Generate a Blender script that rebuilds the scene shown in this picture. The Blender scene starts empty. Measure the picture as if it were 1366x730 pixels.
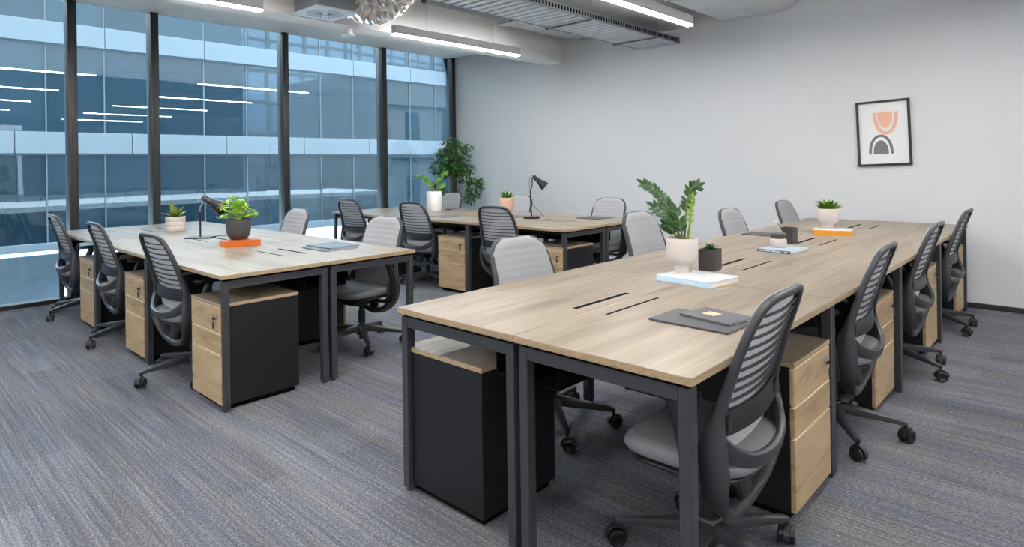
import bpy, bmesh, math, random
from mathutils import Vector, Matrix
random.seed(7)
PI = math.pi
scn = bpy.context.scene
col = scn.collection

# ------------------------------------------------------------------ materials
def srgb(c):
    f = lambda u: u / 12.92 if u <= 0.04045 else ((u + 0.055) / 1.055) ** 2.4
    return tuple(f(x / 255.0) for x in c) + (1.0,)

def new_mat(name):
    m = bpy.data.materials.new(name); m.use_nodes = True
    nt = m.node_tree
    return m, nt, nt.nodes['Principled BSDF']

def N(nt, kind, **kw):
    n = nt.nodes.new(kind)
    for k, v in kw.items(): setattr(n, k, v)
    return n

def setin(n, **kw):
    for k, v in kw.items(): n.inputs[k.replace('_', ' ')].default_value = v

def plain(name, rgb, rough=0.5, metal=0.0, spec=0.5, var=0.06, scale=30.0, bump=0.0, bscale=200.0, bdist=0.002):
    """colour with slight procedural mottling"""
    m, nt, p = new_mat(name)
    tc = N(nt, 'ShaderNodeTexCoord'); ns = N(nt, 'ShaderNodeTexNoise')
    setin(ns, Scale=scale, Detail=3.0)
    nt.links.new(tc.outputs['Object'], ns.inputs['Vector'])
    mx = N(nt, 'ShaderNodeMixRGB')
    c = srgb(rgb)
    mx.inputs[1].default_value = tuple(x * (1 - var) for x in c[:3]) + (1,)
    mx.inputs[2].default_value = tuple(min(1, x * (1 + var)) for x in c[:3]) + (1,)
    nt.links.new(ns.outputs['Fac'], mx.inputs[0]); nt.links.new(mx.outputs[0], p.inputs['Base Color'])
    p.inputs['Roughness'].default_value = rough; p.inputs['Metallic'].default_value = metal
    p.inputs['Specular IOR Level'].default_value = spec
    if bump:
        n2 = N(nt, 'ShaderNodeTexNoise'); setin(n2, Scale=bscale, Detail=2.0)
        nt.links.new(tc.outputs['Object'], n2.inputs['Vector'])
        b = N(nt, 'ShaderNodeBump'); setin(b, Strength=bump, Distance=bdist)
        nt.links.new(n2.outputs['Fac'], b.inputs['Height']); nt.links.new(b.outputs[0], p.inputs['Normal'])
    return m

def knit(name, rgb, tr=0.35):
    m = plain(name, rgb, 0.85, spec=0.15, var=0.04, scale=60, bump=0.3, bscale=900)
    nt = m.node_tree; p = nt.nodes['Principled BSDF']; out = nt.nodes['Material Output']
    t = N(nt, 'ShaderNodeBsdfTranslucent'); t.inputs[0].default_value = srgb(rgb)
    mx = N(nt, 'ShaderNodeMixShader'); mx.inputs[0].default_value = tr
    nt.links.new(p.outputs[0], mx.inputs[1]); nt.links.new(t.outputs[0], mx.inputs[2]); nt.links.new(mx.outputs[0], out.inputs[0])
    return m

def emit(name, rgb, strength):
    m, nt, p = new_mat(name)
    p.inputs['Base Color'].default_value = srgb(rgb)
    p.inputs['Emission Color'].default_value = srgb(rgb); p.inputs['Emission Strength'].default_value = strength
    return m

def ramp(nt, stops):
    r = N(nt, 'ShaderNodeValToRGB')
    e = r.color_ramp.elements
    e[0].position, e[0].color = stops[0][0], srgb(stops[0][1])
    e[1].position, e[1].color = stops[-1][0], srgb(stops[-1][1])
    for p, c in stops[1:-1]:
        x = e.new(p); x.color = srgb(c)
    return r

def wood(name, lo, mid, hi, rough=0.36, grain=(1.1, 13, 13), fine=(3.5, 130, 130)):
    m, nt, p = new_mat(name)
    tc = N(nt, 'ShaderNodeTexCoord')
    def noise(sc, detail, dist=0.0):
        mp = N(nt, 'ShaderNodeMapping'); mp.inputs['Scale'].default_value = sc
        nt.links.new(tc.outputs['Object'], mp.inputs['Vector'])
        ns = N(nt, 'ShaderNodeTexNoise'); setin(ns, Scale=1.0, Detail=detail, Distortion=dist, Roughness=0.6)
        nt.links.new(mp.outputs[0], ns.inputs['Vector']); return ns
    a = noise(grain, 5.0, 0.6); b = noise(fine, 3.0)
    k = noise((2.4, 9.0, 9.0), 2.0, 1.5)
    add = N(nt, 'ShaderNodeMath', operation='MULTIPLY_ADD'); add.inputs[1].default_value = 0.30
    nt.links.new(b.outputs['Fac'], add.inputs[0]); nt.links.new(a.outputs['Fac'], add.inputs[2])
    r = ramp(nt, [(0.42, lo), (0.62, mid), (0.85, hi)])
    nt.links.new(add.outputs[0], r.inputs[0])
    kr = ramp(nt, [(0.66, (255, 255, 255)), (0.78, (176, 158, 138))])
    nt.links.new(k.outputs['Fac'], kr.inputs[0])
    mx = N(nt, 'ShaderNodeMixRGB', blend_type='MULTIPLY'); mx.inputs[0].default_value = 0.8
    nt.links.new(r.outputs[0], mx.inputs[1]); nt.links.new(kr.outputs[0], mx.inputs[2])
    nt.links.new(mx.outputs[0], p.inputs['Base Color'])
    p.inputs['Roughness'].default_value = rough
    bp = N(nt, 'ShaderNodeBump'); setin(bp, Strength=0.08, Distance=0.001)
    nt.links.new(b.outputs['Fac'], bp.inputs['Height']); nt.links.new(bp.outputs[0], p.inputs['Normal'])
    return m

M = {}
M['wood'] = wood('oak_laminate', (112, 98, 82), (139, 124, 106), (156, 144, 128))
M['wood_edge'] = wood('oak_edge', (132, 112, 86), (166, 144, 112), (186, 164, 132), grain=(2, 60, 220))
M['wood_front'] = wood('oak_drawer', (144, 118, 86), (184, 157, 120), (204, 180, 144), grain=(2.2, 13, 13))
M['edge_light'] = plain('drawer_edge_banding', (226, 206, 172), 0.5)
M['steel'] = plain('dark_steel', (56, 58, 62), 0.42, 0.0, 0.5)
M['black'] = plain('black_laminate', (20, 21, 23), 0.45)
M['void'] = plain('dark_slot', (16, 15, 15), 0.9, spec=0.1)
M['plastic'] = plain('charcoal_plastic', (54, 55, 59), 0.4)
M['plastic_dk'] = plain('black_plastic', (28, 29, 31), 0.38)
M['rubber'] = plain('caster_rubber', (24, 24, 26), 0.3)
M['fabric'] = knit('grey_fabric', (182, 183, 187), 0.25)
M['liner'] = knit('pale_back_knit', (242, 243, 245), 0.5)
M['seatfab'] = plain('seat_fabric', (128, 129, 134), 0.6, spec=0.35, var=0.05, scale=60, bump=0.2, bscale=900)
M['chrome'] = plain('chrome', (200, 202, 205), 0.2, 1.0)
M['wall'] = plain('wall_paint', (206, 209, 213), 0.75, spec=0.25, var=0.012, scale=3, bump=0.04, bscale=300)
M['white'] = plain('white_plaster', (240, 239, 237), 0.8, spec=0.2, var=0.015, scale=3)
M['ceil'] = plain('ceiling_slab', (190, 191, 192), 0.9, var=0.04, scale=4)
M['galv'] = plain('galvanised', (206, 209, 214), 0.45, 0.15, var=0.10, scale=9)
M['galv_dk'] = plain('galvanised_dark', (134, 138, 144), 0.42, 0.6, var=0.15, scale=9)
M['foil'] = plain('foil', (236, 232, 226), 0.24, 0.95, var=0.1, scale=18)
M['foil_duct'] = plain('foil_wrap', (222, 224, 227), 0.42, 0.2, var=0.10, scale=6, bump=0.5, bscale=12, bdist=0.01)
M['frame_alu'] = plain('window_frame_dark', (40, 40, 42), 0.4, 0.0)
M['led'] = emit('led_diffuser', (255, 253, 250), 50.0)
M['up_glow'] = emit('added_up_glow', (255, 253, 250), 0.9)  # weak upward glow added to lift the bulkhead and ducts
M['lampwhite'] = plain('lamp_housing_white', (206, 206, 208), 0.5)
M['skirting'] = plain('skirting_black', (38, 38, 41), 0.5)
M['cover_white'] = plain('cover_white', (206, 206, 207), 0.6, var=0.03)
M['paper'] = plain('paper_white', (224, 225, 226), 0.7, spec=0.2, var=0.01)
M['soil'] = plain('soil', (52, 40, 32), 0.95, var=0.4, scale=80)
M['pot_white'] = plain('pot_white', (204, 195, 189), 0.55, var=0.03, scale=20)
M['pot_pure'] = plain('pot_bright_white', (232, 230, 228), 0.5, var=0.02)
M['pot_peach'] = plain('pot_peach', (226, 184, 158), 0.6, var=0.04)
M['pot_dark'] = plain('pot_charcoal', (70, 70, 74), 0.5, var=0.08)
M['pot_square'] = plain('pot_black', (56, 54, 54), 0.45, var=0.12)
M['orange'] = plain('book_orange', (206, 104, 28), 0.5, var=0.02)
M['amber'] = plain('book_yellow_orange', (222, 150, 30), 0.5, var=0.02)
M['lblue'] = plain('book_light_blue', (188, 218, 240), 0.5, var=0.02)
M['mblue'] = plain('book_mid_blue', (84, 118, 142), 0.5, var=0.04)
M['pblue'] = plain('book_pale_blue', (172, 186, 200), 0.45, var=0.04)
M['yellow'] = plain('book_board_ochre', (214, 160, 80), 0.6)
M['charcoal'] = plain('folder_charcoal', (70, 71, 77), 0.55)
M['slate'] = plain('notebook_slate', (88, 89, 93), 0.55)
M['bluegrey'] = plain('folder_bluegrey', (92, 104, 114), 0.5)
M['copper'] = plain('label_copper', (236, 186, 158), 0.5, var=0.04)
M['peach'] = plain('art_peach', (226, 176, 153), 0.7, var=0.03)
M['artgrey'] = plain('art_grey', (112, 112, 120), 0.7, var=0.03)
M['amberglass'] = plain('amber_glass', (104, 66, 34), 0.2, var=0.2, scale=60)
M['teal'] = plain('pen_teal', (72, 134, 138), 0.4)
M['leaf_dark'] = plain('leaf_dark', (44, 84, 38), 0.4, var=0.45, scale=14)
M['leaf_ficus'] = plain('leaf_ficus', (52, 98, 54), 0.45, var=0.55, scale=9)
M['leaf_mid'] = plain('leaf_mid', (86, 132, 40), 0.45, var=0.35, scale=30)
M['leaf_lime'] = plain('leaf_lime', (176, 212, 76), 0.5, var=0.25, scale=40)
M['leaf_shoot'] = plain('leaf_young', (126, 158, 52), 0.5, var=0.2, scale=40)
M['leaf_snake'] = plain('leaf_variegated', (108, 128, 48), 0.45, var=0.75, scale=60)
M['stem'] = plain('stem_green', (104, 118, 60), 0.6, var=0.2)
M['bark'] = plain('bark', (70, 60, 50), 0.9, var=0.3, scale=40)
M['spandrel'] = plain('spandrel_panel', (150, 156, 161), 0.45, var=0.03, scale=0.6)
M['mullion_pale'] = plain('facade_mullion', (122, 130, 136), 0.5, var=0.05)
M['street'] = plain('street_paving', (96, 100, 106), 0.9, var=0.15, scale=0.5)
M['bounce_slab'] = plain('bounce_slab_white', (240, 242, 243), 0.8, var=0.02, scale=0.8)  # very pale so the added slab reflects daylight upward
M['stone'] = plain('stone_facade', (150, 150, 148), 0.85, var=0.1, scale=0.8)
M['ledge'] = plain('ledge_panel', (176, 192, 205), 0.5, var=0.08, scale=2)
M['towerglass'] = plain('tower_glass', (168, 190, 208), 0.15, 0.0, 0.6, var=0.1, scale=0.3)

def carpet():
    m, nt, p = new_mat('carpet_tile')
    tc = N(nt, 'ShaderNodeTexCoord')
    def noise(sc, detail, rough=0.6):
        mp = N(nt, 'ShaderNodeMapping'); mp.inputs['Scale'].default_value = sc
        nt.links.new(tc.outputs['Object'], mp.inputs['Vector'])
        ns = N(nt, 'ShaderNodeTexNoise'); setin(ns, Scale=1.0, Detail=detail, Roughness=rough)
        nt.links.new(mp.outputs[0], ns.inputs['Vector']); return ns
    streak = noise((1.3, 85, 1), 2.0); fine = noise((90, 150, 1), 3.0, 0.75); patch = noise((0.9, 5.0, 1), 1.0)
    br = N(nt, 'ShaderNodeTexBrick'); br.offset = 0.5
    setin(br, Scale=1.0, Mortar_Size=0.0, Brick_Width=1.0, Row_Height=0.25, Bias=0.0)
    br.inputs['Color1'].default_value = (0.38, 0.38, 0.38, 1); br.inputs['Color2'].default_value = (0.62, 0.62, 0.62, 1)
    nt.links.new(tc.outputs['Object'], br.inputs['Vector'])
    def dev(x, k, y):
        a = N(nt, 'ShaderNodeMath', operation='SUBTRACT'); a.inputs[1].default_value = 0.5; nt.links.new(x, a.inputs[0])
        n = N(nt, 'ShaderNodeMath', operation='MULTIPLY_ADD'); n.inputs[1].default_value = k
        nt.links.new(a.outputs[0], n.inputs[0])
        if y is None: n.inputs[2].default_value = 0.5
        else: nt.links.new(y, n.inputs[2])
        return n.outputs[0]
    v = dev(streak.outputs['Fac'], 0.42, None); v = dev(fine.outputs['Fac'], 1.0, v)
    v = dev(patch.outputs['Fac'], 0.18, v); v = dev(br.outputs['Color'], 0.30, v)
    r = ramp(nt, [(0.2, (50, 51, 56)), (0.5, (103, 104, 110)), (0.8, (160, 160, 163))])
    nt.links.new(v, r.inputs[0])
    hue = noise((1.0, 9.0, 1), 1.0)
    hr = ramp(nt, [(0.38, (242, 246, 255)), (0.62, (255, 253, 249))])
    nt.links.new(hue.outputs['Fac'], hr.inputs[0])
    mx = N(nt, 'ShaderNodeMixRGB', blend_type='MULTIPLY'); mx.inputs[0].default_value = 1.0
    nt.links.new(r.outputs[0], mx.inputs[1]); nt.links.new(hr.outputs[0], mx.inputs[2])
    nt.links.new(mx.outputs[0], p.inputs['Base Color'])
    p.inputs['Roughness'].default_value = 0.95; p.inputs['Specular IOR Level'].default_value = 0.1
    b = N(nt, 'ShaderNodeBump'); setin(b, Strength=0.5, Distance=0.004)
    nt.links.new(fine.outputs['Fac'], b.inputs['Height']); nt.links.new(b.outputs[0], p.inputs['Normal'])
    return m
M['carpet'] = carpet()

def pane_glass():
    m, nt, p = new_mat('window_glass')
    out = nt.nodes['Material Output']; nt.nodes.remove(p)
    t = N(nt, 'ShaderNodeBsdfTransparent'); t.inputs[0].default_value = (0.855, 0.955, 0.995, 1)
    g = N(nt, 'ShaderNodeBsdfGlossy'); g.inputs[0].default_value = (0.8, 0.9, 1, 1); g.inputs['Roughness'].default_value = 0.0
    f = N(nt, 'ShaderNodeFresnel'); f.inputs[0].default_value = 1.5
    mx = N(nt, 'ShaderNodeMixShader')
    nt.links.new(f.outputs[0], mx.inputs[0]); nt.links.new(t.outputs[0], mx.inputs[1]); nt.links.new(g.outputs[0], mx.inputs[2])
    nt.links.new(mx.outputs[0], out.inputs[0])
    return m
M['glass'] = pane_glass()

def facade_glass(name, base, rough=0.015, wave=0.004):
    m, nt, p = new_mat(name)
    p.inputs['Base Color'].default_value = srgb(base); p.inputs['Roughness'].default_value = rough
    p.inputs['IOR'].default_value = 2.2
    tc = N(nt, 'ShaderNodeTexCoord'); n2 = N(nt, 'ShaderNodeTexNoise'); setin(n2, Scale=0.35, Detail=1.0)
    nt.links.new(tc.outputs['Object'], n2.inputs['Vector'])
    b = N(nt, 'ShaderNodeBump'); setin(b, Strength=wave, Distance=1.0)
    nt.links.new(n2.outputs['Fac'], b.inputs['Height']); nt.links.new(b.outputs[0], p.inputs['Normal'])
    return m
M['fglass'] = [facade_glass('facade_glass_%d' % i, c) for i, c in enumerate(((48, 68, 80), (54, 76, 88), (43, 62, 73)))]

# ------------------------------------------------------------------ geometry helpers
class MB:
    def __init__(s): s.v, s.f, s.mi = [], [], []
    def add(s, vs, fs, mi=0, xf=None):
        o = len(s.v)
        s.v += [tuple(xf @ Vector(v)) if xf else tuple(v) for v in vs]
        for k, f in enumerate(fs):
            s.f.append(tuple(i + o for i in f)); s.mi.append(mi[k] if isinstance(mi, list) else mi)
        return s
    def box(s, x0, x1, y0, y1, z0, z1, bev=0.0, mi=0, seg=2, xf=None, side_mi=None):
        if bev <= 0:
            vs = [(x, y, z) for z in (z0, z1) for y in (y0, y1) for x in (x0, x1)]
            fs = [(0, 2, 3, 1), (4, 5, 7, 6), (0, 1, 5, 4), (2, 6, 7, 3), (0, 4, 6, 2), (1, 3, 7, 5)]
            m = mi if side_mi is None else [mi, mi, side_mi, side_mi, side_mi, side_mi]
            return s.add(vs, fs, m, xf)
        bm = bmesh.new(); bmesh.ops.create_cube(bm, size=1.0)
        for v in bm.verts: v.co = Vector(((x0 + x1) / 2 + v.co.x * (x1 - x0), (y0 + y1) / 2 + v.co.y * (y1 - y0), (z0 + z1) / 2 + v.co.z * (z1 - z0)))
        bmesh.ops.bevel(bm, geom=bm.edges[:], offset=bev, segments=seg, profile=0.6, affect='EDGES')
        bm.normal_update()
        vs = [v.co.copy() for v in bm.verts]; bm.verts.index_update()
        fs = [[v.index for v in f.verts] for f in bm.faces]
        m = mi if side_mi is None else [(mi if abs(f.normal.z) > 0.7 else side_mi) for f in bm.faces]
        bm.free(); return s.add(vs, fs, m, xf)
    def loops(s, rings, closed=True, cap=True, mi=0, xf=None, cyc=False):
        n = len(rings[0]); vs = [p for r in rings for p in r]; fs = []
        R = len(rings)
        for i in range(R if cyc else R - 1):
            a, b = i * n, ((i + 1) % R) * n
            for j in range(n if closed else n - 1):
                k = (j + 1) % n
                fs.append((a + j, a + k, b + k, b + j))
        if cap and closed and not cyc:
            fs.append(tuple(reversed(range(n)))); fs.append(tuple((R - 1) * n + j for j in range(n)))
        return s.add(vs, fs, mi, xf)
    def sweep(s, path, sa, sb, side=None, n=10, exp=2.0, mi=0, cap=True, cyc=False, xf=None):
        """path points; sa half-size along 'side' axis, sb along the other; exp>2 = boxier"""
        P = [Vector(p) for p in path]; R = len(P)
        if not hasattr(sa, '__len__'): sa = [sa] * R
        if not hasattr(sb, '__len__'): sb = [sb] * R
        rings = []; prev = None
        for i in range(R):
            if cyc: t = P[(i + 1) % R] - P[i - 1]
            else: t = P[min(i + 1, R - 1)] - P[max(i - 1, 0)]
            t.normalize()
            if side is not None: ref = Vector(side)
            elif prev is not None: ref = prev
            else: ref = Vector((0, 0, 1)) if abs(t.z) < 0.9 else Vector((1, 0, 0))
            A = (ref - t * ref.dot(t))
            if A.length < 1e-5: A = Vector((1, 0, 0)) - t * t.x
            A.normalize(); B = t.cross(A); prev = A
            ring = []
            for j in range(n):
                th = 2 * PI * j / n; c, q = math.cos(th), math.sin(th)
                c = math.copysign(abs(c) ** (2 / exp), c); q = math.copysign(abs(q) ** (2 / exp), q)
                ring.append(P[i] + A * (c * sa[i]) + B * (q * sb[i]))
            rings.append(ring)
        return s.loops(rings, cap=cap, mi=mi, cyc=cyc, xf=xf)
    def tube(s, path, r, n=10, mi=0, xf=None, cyc=False):
        return s.sweep(path, r, r, n=n, mi=mi, xf=xf, cyc=cyc)
    def lathe(s, prof, n=28, c=(0, 0, 0), mi=0, xf=None, cap=True):
        rings = [[(c[0] + r * math.cos(2 * PI * j / n), c[1] + r * math.sin(2 * PI * j / n), c[2] + z) for j in range(n)] for r, z in prof]
        return s.loops(rings, cap=cap, mi=mi, xf=xf)
    def build(s, name, mats, parent=None, smooth=40):
        me = bpy.data.meshes.new(name); me.from_pydata(s.v, [], s.f)
        for m in (mats if isinstance(mats, (list, tuple)) else [mats]): me.materials.append(m)
        me.polygons.foreach_set('material_index', s.mi)
        bm = bmesh.new(); bm.from_mesh(me); bmesh.ops.recalc_face_normals(bm, faces=bm.faces[:]); bm.to_mesh(me); bm.free()
        if smooth:
            me.polygons.foreach_set('use_smooth', [True] * len(me.polygons))
            try: me.set_sharp_from_angle(angle=math.radians(smooth))
            except Exception: pass
        me.update()
        o = bpy.data.objects.new(name, me); col.objects.link(o)
        if parent: o.parent = parent
        return o

def rot_z(a, loc=(0, 0, 0)): return Matrix.Translation(Vector(loc)) @ Matrix.Rotation(a, 4, 'Z')

def tag(o, label=None, cat=None, group=None, kind=None):
    if label: o['label'] = label
    if cat: o['category'] = cat
    if group: o['group'] = group
    if kind: o['kind'] = kind
    return o

def thing(name, loc, rz, label, cat, group=None):
    o = bpy.data.objects.new(name, None); col.objects.link(o)
    o.empty_display_size = 0.1
    o.location = loc; o.rotation_euler = (0, 0, rz)
    return tag(o, label, cat, group)

def struct(name, mb, m, parent=None, smooth=30):
    o = mb.build(name, m, parent, smooth)
    if not parent: o['kind'] = 'structure'
    return o

def kids(o): return [c for c in bpy.data.objects if c.parent == o]
CH = {}
def copy_thing(root, loc, rz, label, group=None, tweak=None):
    if root.name not in CH:
        CH[root.name] = [(c, [(g, kids(g)) for g in kids(c)]) for c in kids(root)]
    r = root.copy(); col.objects.link(r); r.location = loc; r.rotation_euler = (0, 0, rz)
    r['label'] = label
    if group: r['group'] = group
    for c, gs in CH[root.name]:
        c2 = c.copy(); col.objects.link(c2); c2.parent = r
        if tweak: tweak(c2)
        for g, _ in gs:
            g2 = g.copy(); col.objects.link(g2); g2.parent = c2
    return r

# ------------------------------------------------------------------ camera
CAM_H = 1.2968
cam = bpy.data.cameras.new('camera'); co = bpy.data.objects.new('camera', cam); col.objects.link(co)
cam.sensor_fit = 'HORIZONTAL'; cam.sensor_width = 36.0
cam.lens = 828.28 / 1366.0 * 36.0
cam.shift_y = -(365.0 - 219.54) / 1366.0
cam.clip_start = 0.05; cam.clip_end = 400
co.location = (0, 0, CAM_H)
co.matrix_world = Matrix.Translation((0, 0, CAM_H)) @ Matrix.Rotation(0.7505, 4, 'Z') @ Matrix.Rotation(PI / 2, 4, 'X') @ Matrix.Rotation(-0.0141, 4, 'Z')
scn.camera = co

# ------------------------------------------------------------------ room shell
YW = 6.64; XG = -7.48; XR = 6.4; YB = -6.2; ZC = 3.55
struct('floor', MB().box(-7.72, XR + .2, YB - .2, YW + .2, -0.25, 0.0), M['carpet'])
struct('ceiling', MB().box(-7.72, XR + .2, YB - .2, YW + .2, ZC, ZC + 0.25), M['ceil'])
struct('wall_back', MB().box(-7.565, XR + .2, YW, YW + .2, 0.0, ZC), M['wall'])
struct('wall_right', MB().box(XR, XR + .2, YB, YW, 0.0, ZC), M['wall'])
struct('wall_front', MB().box(-7.72, XR + .2, YB - .2, YB, 0.0, ZC), M['wall'])
struct('baseboard_back', MB().box(-7.38, XR, YW - .012, YW, 0.0, 0.045, 0.002), M['skirting'])
struct('baseboard_right', MB().box(XR - .012, XR, YB, YW - .012, 0.0, 0.045, 0.002), M['skirting'])
# window-head soffit and the dropped bulkhead beam in front of it
sf = MB().box(XG - .012, -5.51, YB, YW, 3.0, ZC)
struct('trim_1', sf, M['white'])
bk = MB().box(-5.51, -5.245, YB, YW, 2.665, ZC)
struct('trim_2', bk, M['white'])

# windows: five visible bays and the ones beyond the frame's left edge
edges = [YB, -4.429, -2.935, -1.441, 0.053, 1.547, 2.293, 3.788, 5.281, 6.62]
for i in range(len(edges) - 1):
    y0, y1 = edges[i], edges[i + 1]
    g = struct('window_%d' % (i + 1), MB().box(XG - .012, XG, y0, y1, 0.03, 3.0), M['glass'], smooth=0)
    fr = MB().box(-7.55, -7.42, y0, y1, 0.0, 0.04, 0.003)
    fr.build('window_sill', M['frame_alu'], g)
    mu = MB()
    w = 0.04
    mu.box(-7.56, -7.405, y1 - w, min(y1 + w, YW), 0.0, 3.0, 0.004)
    mu.box(-7.405, -7.395, y1 - .012, min(y1 + .012, YW), 0.0, 3.0, 0.002)
    mu.build('mullion', M['frame_alu'], g)

# low panelled ledge just outside the leftmost bays
lg = MB().box(-8.62, -8.32, YB, 1.62, -0.36, 0.37).box(-8.65, -8.30, YB, 1.64, 0.37, 0.395, 0.004).box(-8.321, -8.315, YB, 1.62, 0.12, 0.127)
struct('trim_3', lg, M['ledge'])

# ------------------------------------------------------------------ the street outside
XF = -25.7
b = thing('office_building', (XF, 8.0, -9.0), 0, 'glass office block with white spandrel bands across the street', 'building')
def loc(mb): # building-local offset
    mb.v = [(x - XF, y - 8.0, z + 9.0) for x, y, z in mb.v]; return mb
Y0, Y1 = -20.0, 62.0
P34 = 3.39
for k in range(-2, 2):
    zb = 1.885 + 3.733 * k
    sp = MB()
    off = 3.75 if k % 2 == 0 else 6.32
    y = off - 8 * P34
    while y < Y1:
        sp.box(XF - .25, XF + .10, y + .012, y + P34 - .012, zb, zb + 0.73, 0.006, seg=1); y += P34
    loc(sp).build('spandrel_band', M['spandrel'], b)
    gl = MB(); y = 4.6 - 14 * P34 / 2; j = 0
    ml = MB()
    while y < Y1:
        tilt = random.uniform(-.004, .004)
        za, zt = zb + .73, zb + 3.733
        gl.add([(XF + tilt, y, za), (XF - tilt, y + P34 / 2, za), (XF - tilt + random.uniform(-.004, .004), y + P34 / 2, zt), (XF + tilt, y, zt)], [(0, 1, 2, 3)], random.randint(0, 2))
        ml.box(XF, XF + .05, y - .018, y + .018, za, zt)
        y += P34 / 2
    ml.box(XF, XF + .04, Y0, Y1, zb - .06, zb - .003)
    loc(gl).build('glass_band', M['fglass'], b, smooth=0)
    loc(ml).build('mullion', M['mullion_pale'], b, smooth=0)
bd = MB().box(XF - 12, XF - .3, Y0 - 20, Y1, -9, 9.3); loc(bd).build('core', M['spandrel'], b, smooth=0)
struct('trim_4', MB().box(-30, 40, -60, 90, -9.3, -9.0), M['street'])
struct('trim_6', MB().box(-15.5, -8.05, -22, 26, -0.6, -0.36), M['bounce_slab'])  # pale slab added outside to bounce daylight up onto the soffit
# our own building around the room and its neighbours along the pavement (seen mirrored in the glass opposite)
own = MB().box(-7.72, 6.6, -60, YB - .2, -9, 24).box(-7.72, 6.6, YW + .2, 19.0, -9, 24)
own.box(-7.72, 6.6, YB - .2, YW + .2, ZC + .25, 24).box(-7.72, 6.6, YB - .2, YW + .2, -9, -.25)
struct('trim_5', own, M['fglass'][2], smooth=0)
st = thing('stone_building', (-7.5, 44, -9), 0, 'old stone building mirrored in the glass block opposite', 'building')
sw = MB().box(0, 18, -12, 26, 0, 19)
for z in (5, 11, 15.6, 18.6): sw.box(-.5, .0, -12.5, 26, z, z + .45)
sw.build('wall', M['stone'], st, smooth=0)
for zz in (1.5, 6.6, 12.3):
    for k in range(8):
        yy = -10.4 + k * 4.4
        MB().box(-.06, .0, yy, yy + 1.5, zz, zz + 2.8).build('window', M['fglass'][2], st, smooth=0)
tw = thing('glass_tower', (16, 40, -9), 0, 'pale glass tower mirrored in the glass block opposite', 'building')
MB().box(0, 20, -20, 60, 0, 70).build('wall', M['towerglass'], tw, smooth=0)
gm = MB()
for k in range(34): gm.box(-.12, 0, -20 + k * 2.4, -19.6 + k * 2.4, 0, 70)
for k in range(20): gm.box(-.1, 0, -20, 60, k * 3.5, k * 3.5 + .3)
gm.build('mullion', M['stone'], tw, smooth=0)

# ------------------------------------------------------------------ office chair (faces local +Y)
BZ = [(.20, .10), (.33, .09), (.40, .09), (.45, .10), (.49, .105), (.545, .112), (.59, .118), (.626, .130), (.664, .143), (.71, .155), (.75, .168), (.797, .184), (.835, .198), (.875, .211), (.91, .223)]
def Bz(z):
    if z <= BZ[0][0]: return BZ[0][1]
    for (a, p), (c, q) in zip(BZ, BZ[1:]):
        if z <= c: return p + (q - p) * (z - a) / (c - a)
    return BZ[-1][1]
def By(s, z): return -(Bz(z) + .036 - 0.021 * (s / .22) ** 2)

def smooth_path(pts, k=4):
    P = [Vector(p) for p in pts]; out = []
    for i in range(len(P) - 1):
        p0, p1, p2, p3 = P[max(i - 1, 0)], P[i], P[i + 1], P[min(i + 2, len(P) - 1)]
        for j in range(k):
            t = j / k
            out.append(0.5 * ((2 * p1) + (p2 - p0) * t + (2 * p0 - 5 * p1 + 4 * p2 - p3) * t * t + (3 * p1 - p0 - 3 * p2 + p3) * t ** 3))
    out.append(P[-1]); return out
def interp(vals, k=4):
    o = []
    for a, c in zip(vals, vals[1:]): o += [a + (c - a) * j / k for j in range(k)]
    return o + [vals[-1]]

def cushion_w(z):
    w = .199 + .020 * min(1, max(0, (.86 - z) / .30))
    if z > .825: w *= max(0.0, 1 - ((z - .825) / .089) ** 2.6 * .50)
    if z < .47: w *= 1 - ((.47 - z) / .07) ** 2 * .18
    return w

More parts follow.
